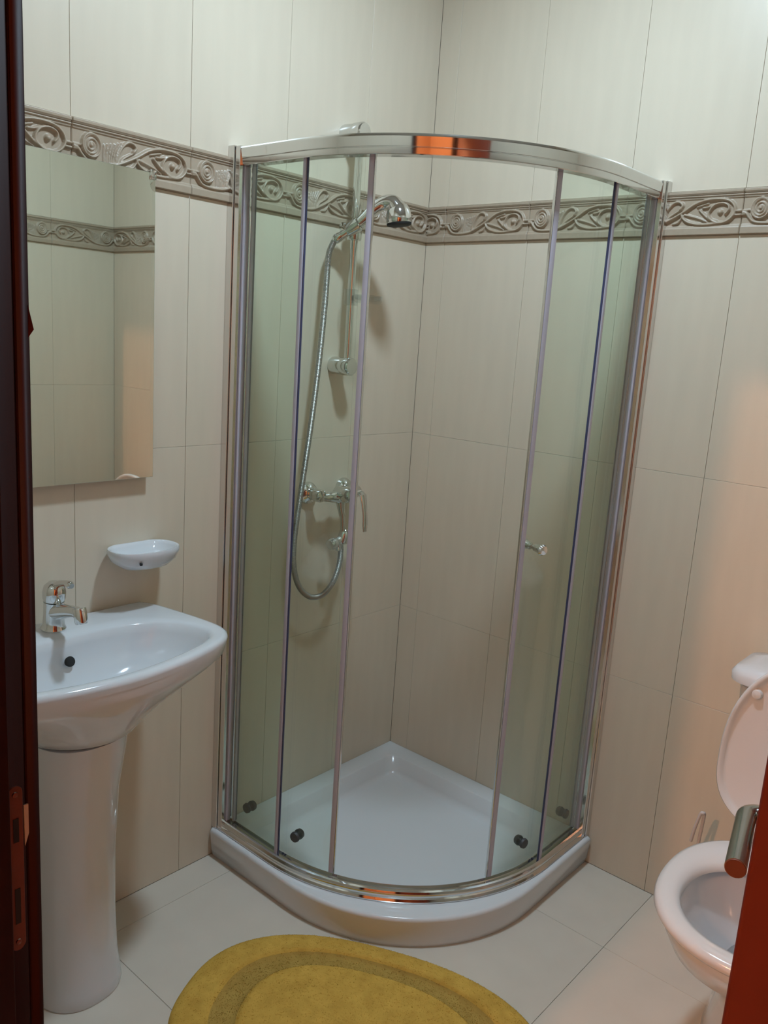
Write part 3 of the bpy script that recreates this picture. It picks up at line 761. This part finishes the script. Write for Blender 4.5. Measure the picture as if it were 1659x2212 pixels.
C(fc, MB().lathe([(0.022, 0.0), (0.0245, 0.006), (0.025, 0.020), (0.022, 0.033), (0.014, 0.041), (0.0001, 0.044)], (FX+0.004, FY, 0.889), (0.10, 0, 1), 32), 'cartridge_cap', M['chrome'])
C(fc, MB().tube([(FX+0.008, FY, 0.921), (FX+0.032, FY, 0.934), (FX+0.058, FY, 0.941), (FX+0.076, FY, 0.941), (FX+0.082, FY, 0.940)], [0.010, 0.0075, 0.0065, 0.0085, 0.006], 18), 'lever', M['chrome'])

# ---------------------------------------------------------------- toilet
TX = 1.385
toi = empty('toilet', (TX, -0.35, 0)); tag(toi, 'white toilet with raised lid and tank against the right wall', 'toilet')
def egg(wx, yb, yf, z, n=64, p=2.2, cx=TX, wide=None):
    """egg outline: half width wx, back y yb, front y yf (yf<yb)"""
    yc = wide if wide is not None else yb + (yf-yb)*0.46; out = []
    for k in range(n):
        a = 2*PI*k/n; c, s = math.cos(a), math.sin(a)
        x = wx*(abs(c)**(2/p))*(1 if c > 0 else -1)
        ry = (yb-yc) if s > 0 else (yc-yf)
        out.append((cx + x, yc + ry*(abs(s)**(2/p))*(1 if s > 0 else -1), z))
    return out
bow = [egg(0.115, -0.12, -0.47, 0.0, wide=-0.28), egg(0.116, -0.12, -0.475, 0.01, wide=-0.28), egg(0.105, -0.12, -0.47, 0.06, wide=-0.28), egg(0.098, -0.12, -0.47, 0.14, wide=-0.29), egg(0.105, -0.12, -0.50, 0.20, wide=-0.32), egg(0.135, -0.13, -0.58, 0.265, wide=-0.38), egg(0.168, -0.15, -0.655, 0.325, wide=-0.44), egg(0.181, -0.17, -0.682, 0.372, wide=-0.46), egg(0.184, -0.17, -0.688, 0.395, wide=-0.46), egg(0.180, -0.175, -0.684, 0.402, wide=-0.46),
       egg(0.152, -0.28, -0.662, 0.402, wide=-0.46), egg(0.146, -0.29, -0.656, 0.394, wide=-0.46), egg(0.140, -0.30, -0.646, 0.36, wide=-0.46), egg(0.115, -0.30, -0.61, 0.31, wide=-0.45), egg(0.085, -0.32, -0.55, 0.26, wide=-0.43), egg(0.055, -0.33, -0.48, 0.225, wide=-0.41), egg(0.045, -0.34, -0.46, 0.20, wide=-0.40)]
C(toi, MB().loft(bow), 'bowl', M['ceramic'], angle=60)
C(toi, MB().loft([egg(0.066, -0.325, -0.505, 0.238, wide=-0.42), egg(0.068, -0.325, -0.508, 0.2405, wide=-0.42)]), 'water', M['clearplastic'])
# deck behind the bowl that carries the tank
C(toi, MB().box((TX-0.115, -0.25, 0.30), (TX+0.115, -0.015, 0.401), 0.02), 'deck', M['ceramic'])
st = [egg(0.186, -0.245, -0.690, 0.4025, wide=-0.46), egg(0.197, -0.236, -0.702, 0.404, wide=-0.46), egg(0.202, -0.232, -0.707, 0.412, wide=-0.46), egg(0.198, -0.236, -0.703, 0.422, wide=-0.46), egg(0.188, -0.248, -0.694, 0.4275, wide=-0.46), egg(0.165, -0.290, -0.672, 0.428, wide=-0.47), egg(0.150, -0.330, -0.658, 0.422, wide=-0.48), egg(0.144, -0.345, -0.650, 0.412, wide=-0.49), egg(0.144, -0.345, -0.650, 0.4035, wide=-0.49)]
mb = MB(); mb.loft(st + [st[0]], False, False)
C(toi, mb, 'seat', M['seatplastic'], angle=60)
# raised lid: outline in the x/h plane, leaning back on the tank
lid = MB()
hy, hz, lean = -0.235, 0.425, math.radians(4.0)
def lid_ring(scale, d, n=64, top=0.44, w=0.200):
    out = []
    for k in range(n):
        a = 2*PI*k/n; c, s = math.cos(a), math.sin(a)
        hc_ = 0.18
        x = w*scale*(abs(c)**(2/2.3))*(1 if c > 0 else -1)
        hh = hc_ + ((top-hc_) if s > 0 else hc_-0.008)*scale*(abs(s)**(2/(2.15 if s > 0 else 3.2)))*(1 if s > 0 else -1)
        out.append((TX + x, hy + hh*math.sin(lean) + d*math.cos(lean), hz + hh*math.cos(lean)))
    return out
lid.loft([lid_ring(0.93, 0.012), lid_ring(0.985, 0.008), lid_ring(1.0, 0.0), lid_ring(1.0, -0.010), lid_ring(0.985, -0.0135), lid_ring(0.955, -0.012), lid_ring(0.94, -0.004), lid_ring(0.90, -0.001), lid_ring(0.5, 0.0)])
ld = C(toi, lid, 'lid', M['seatplastic'], angle=60)
for sx in (-1, 1):
    hh = 0.335; px = TX + sx*0.142
    C(toi, MB().lathe([(0.0125, -0.004), (0.0125, 0.006), (0.010, 0.012), (0.0001, 0.0145)], (px, hy + hh*math.sin(lean), hz + hh), (0, -1, 0), 20), 'bumper', M['seatplastic'], ld)
    C(toi, MB().lathe([(0.010, -0.02), (0.010, 0.02)], (TX + sx*0.075, -0.226, 0.428), (1, 0, 0), 18), 'lid_hinge', M['seatplastic'])
# tank
def rr_ring(x0, x1, y0, y1, r, z, n=6):
    out = []
    for cx, cy, a0 in ((x1-r, y1-r, 0), (x0+r, y1-r, PI/2), (x0+r, y0+r, PI), (x1-r, y0+r, 1.5*PI)):
        for k in range(n+1):
            a = a0 + PI/2*k/n; out.append((cx + r*math.cos(a), cy + r*math.sin(a), z))
    return out
C(toi, MB().loft([rr_ring(TX-0.165, TX+0.165, -0.165, -0.010, 0.03, 0.402), rr_ring(TX-0.175, TX+0.175, -0.172, -0.008, 0.035, 0.43), rr_ring(TX-0.203, TX+0.198, -0.180, -0.006, 0.04, 0.762)]), 'tank', M['ceramic'], angle=60)
tl = C(toi, MB().loft([rr_ring(TX-0.210, TX+0.208, -0.190, -0.006, 0.045, 0.760), rr_ring(TX-0.221, TX+0.215, -0.201, -0.004, 0.05, 0.765), rr_ring(TX-0.222, TX+0.216, -0.202, -0.004, 0.05, 0.782), rr_ring(TX-0.213, TX+0.208, -0.193, -0.010, 0.045, 0.795), rr_ring(TX-0.18, TX+0.18, -0.165, -0.03, 0.04, 0.801)]), 'tank_lid', M['ceramic'], angle=60)
C(toi, MB().lathe([(0.024, 0), (0.024, 0.006), (0.019, 0.009), (0.0001, 0.009)], (TX, -0.095, 0.801), (0, 0, 1), 26), 'flush_button', M['chrome'])

# toilet brush with a slim loop handle in its holder, behind the bowl
br = empty('toilet_brush', (1.14, -0.085, 0)); tag(br, 'slim white toilet brush in a holder between wall and toilet', 'toilet brush')
bx, by = 1.14, -0.085
C(br, MB().lathe([(0.045, 0), (0.048, 0.004), (0.046, 0.03), (0.040, 0.12), (0.042, 0.124), (0.036, 0.124), (0.036, 0.01), (0.0001, 0.01)], (bx, by, 0), (0, 0, 1), 28), 'holder', M['brush'])
C(br, MB().lathe([(0.0001, 0.012), (0.024, 0.015), (0.028, 0.05), (0.024, 0.085), (0.006, 0.095)], (bx, by, 0), (0, 0, 1), 20), 'bristles', M['brush'])
C(br, MB().tube(catmull([(bx, by, 0.09), (bx-0.012, by-0.004, 0.19), (bx-0.010, by-0.008, 0.28), (bx-0.003, by-0.02, 0.355), (bx-0.004, by-0.028, 0.366), (bx-0.010, by-0.028, 0.360), (bx-0.020, by-0.024, 0.315), (bx-0.028, by-0.014, 0.27)], 8), 0.0042, 12), 'loop_handle', M['brush'])

# ---------------------------------------------------------------- bath mat
bmat = empty('bath_mat', (0.75, -0.965, 0), math.radians(24)); tag(bmat, 'thick oval mustard yellow bath mat on the floor before the shower', 'bath mat')
MA, MBx, MN = 0.42, 0.278, 2.4
def rho(u, v): return (abs(u/MA)**MN + abs(v/MBx)**MN)**(1/MN)
def mat_h(f):     # f: 0 centre .. 1 edge
    h = 0.020
    h -= 0.013*math.exp(-((f-0.715)/0.078)**6)
    h *= math.sqrt(max(0.0, 1-max(0, (f-0.90)/0.10)**2.2))
    return max(h, 0.0)
verts = [(0, 0, mat_h(0))]; faces = []; NR, NA = 90, 240
rs = [i/NR for i in range(1, NR+1)]
for i, f in enumerate(rs):
    for k in range(NA):
        a = 2*PI*k/NA; c, s = math.cos(a), math.sin(a); r = f/rho(c, s)
        z = mat_h(f) + (random.uniform(-0.0007, 0.0007) if f < 0.97 else 0)
        verts.append((r*c, r*s, max(z, 0.0004)))
for k in range(NA): faces.append((0, 1+k, 1+(k+1) % NA))
for i in range(NR-1):
    for k in range(NA):
        a = 1+i*NA+k; b = 1+i*NA+(k+1) % NA; faces.append((a, a+NA, b+NA, b))
faces.append(tuple(1+(NR-1)*NA+k for k in range(NA)))
mo = mesh_obj('mat_body', verts, faces, M['yarn'], bmat, angle=80)
mo.data.materials.append(M['yarn_low'])
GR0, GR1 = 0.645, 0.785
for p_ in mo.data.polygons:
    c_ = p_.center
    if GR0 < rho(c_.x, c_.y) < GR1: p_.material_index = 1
rng = np.random.default_rng(3)
NB = 42000
pv = []; pf = []; pm = []
uu = rng.uniform(-MA, MA, NB*2); vv = rng.uniform(-MBx, MBx, NB*2); cnt = 0
for u, v in zip(uu, vv):
    f = rho(u, v)
    if f > 0.985 or cnt >= NB: continue
    cnt += 1
    z = mat_h(f)*0.96; a = random.random()*2*PI; wv = 0.0011; h = random.uniform(0.0007, 0.0016)*(0.5 + 0.5*min(1, (1-f)*15))
    dx, dy = math.cos(a)*wv, math.sin(a)*wv; lx, ly = random.uniform(-.0016, .0016), random.uniform(-.0016, .0016)
    o = len(pv)
    pv += [(u-dx, v-dy, z-0.001), (u+dx, v+dy, z-0.001), (u+dx*.6+lx, v+dy*.6+ly, z+h), (u-dx*.6+lx, v-dy*.6+ly, z+h)]
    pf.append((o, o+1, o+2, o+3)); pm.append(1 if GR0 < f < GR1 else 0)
me = bpy.data.meshes.new('pile'); me.from_pydata(pv, [], pf); me.materials.append(M['yarn']); me.materials.append(M['yarn_low'])
me.polygons.foreach_set('material_index', pm)
po = link(bpy.data.objects.new('pile', me), bmat); po['kind'] = 'stuff'
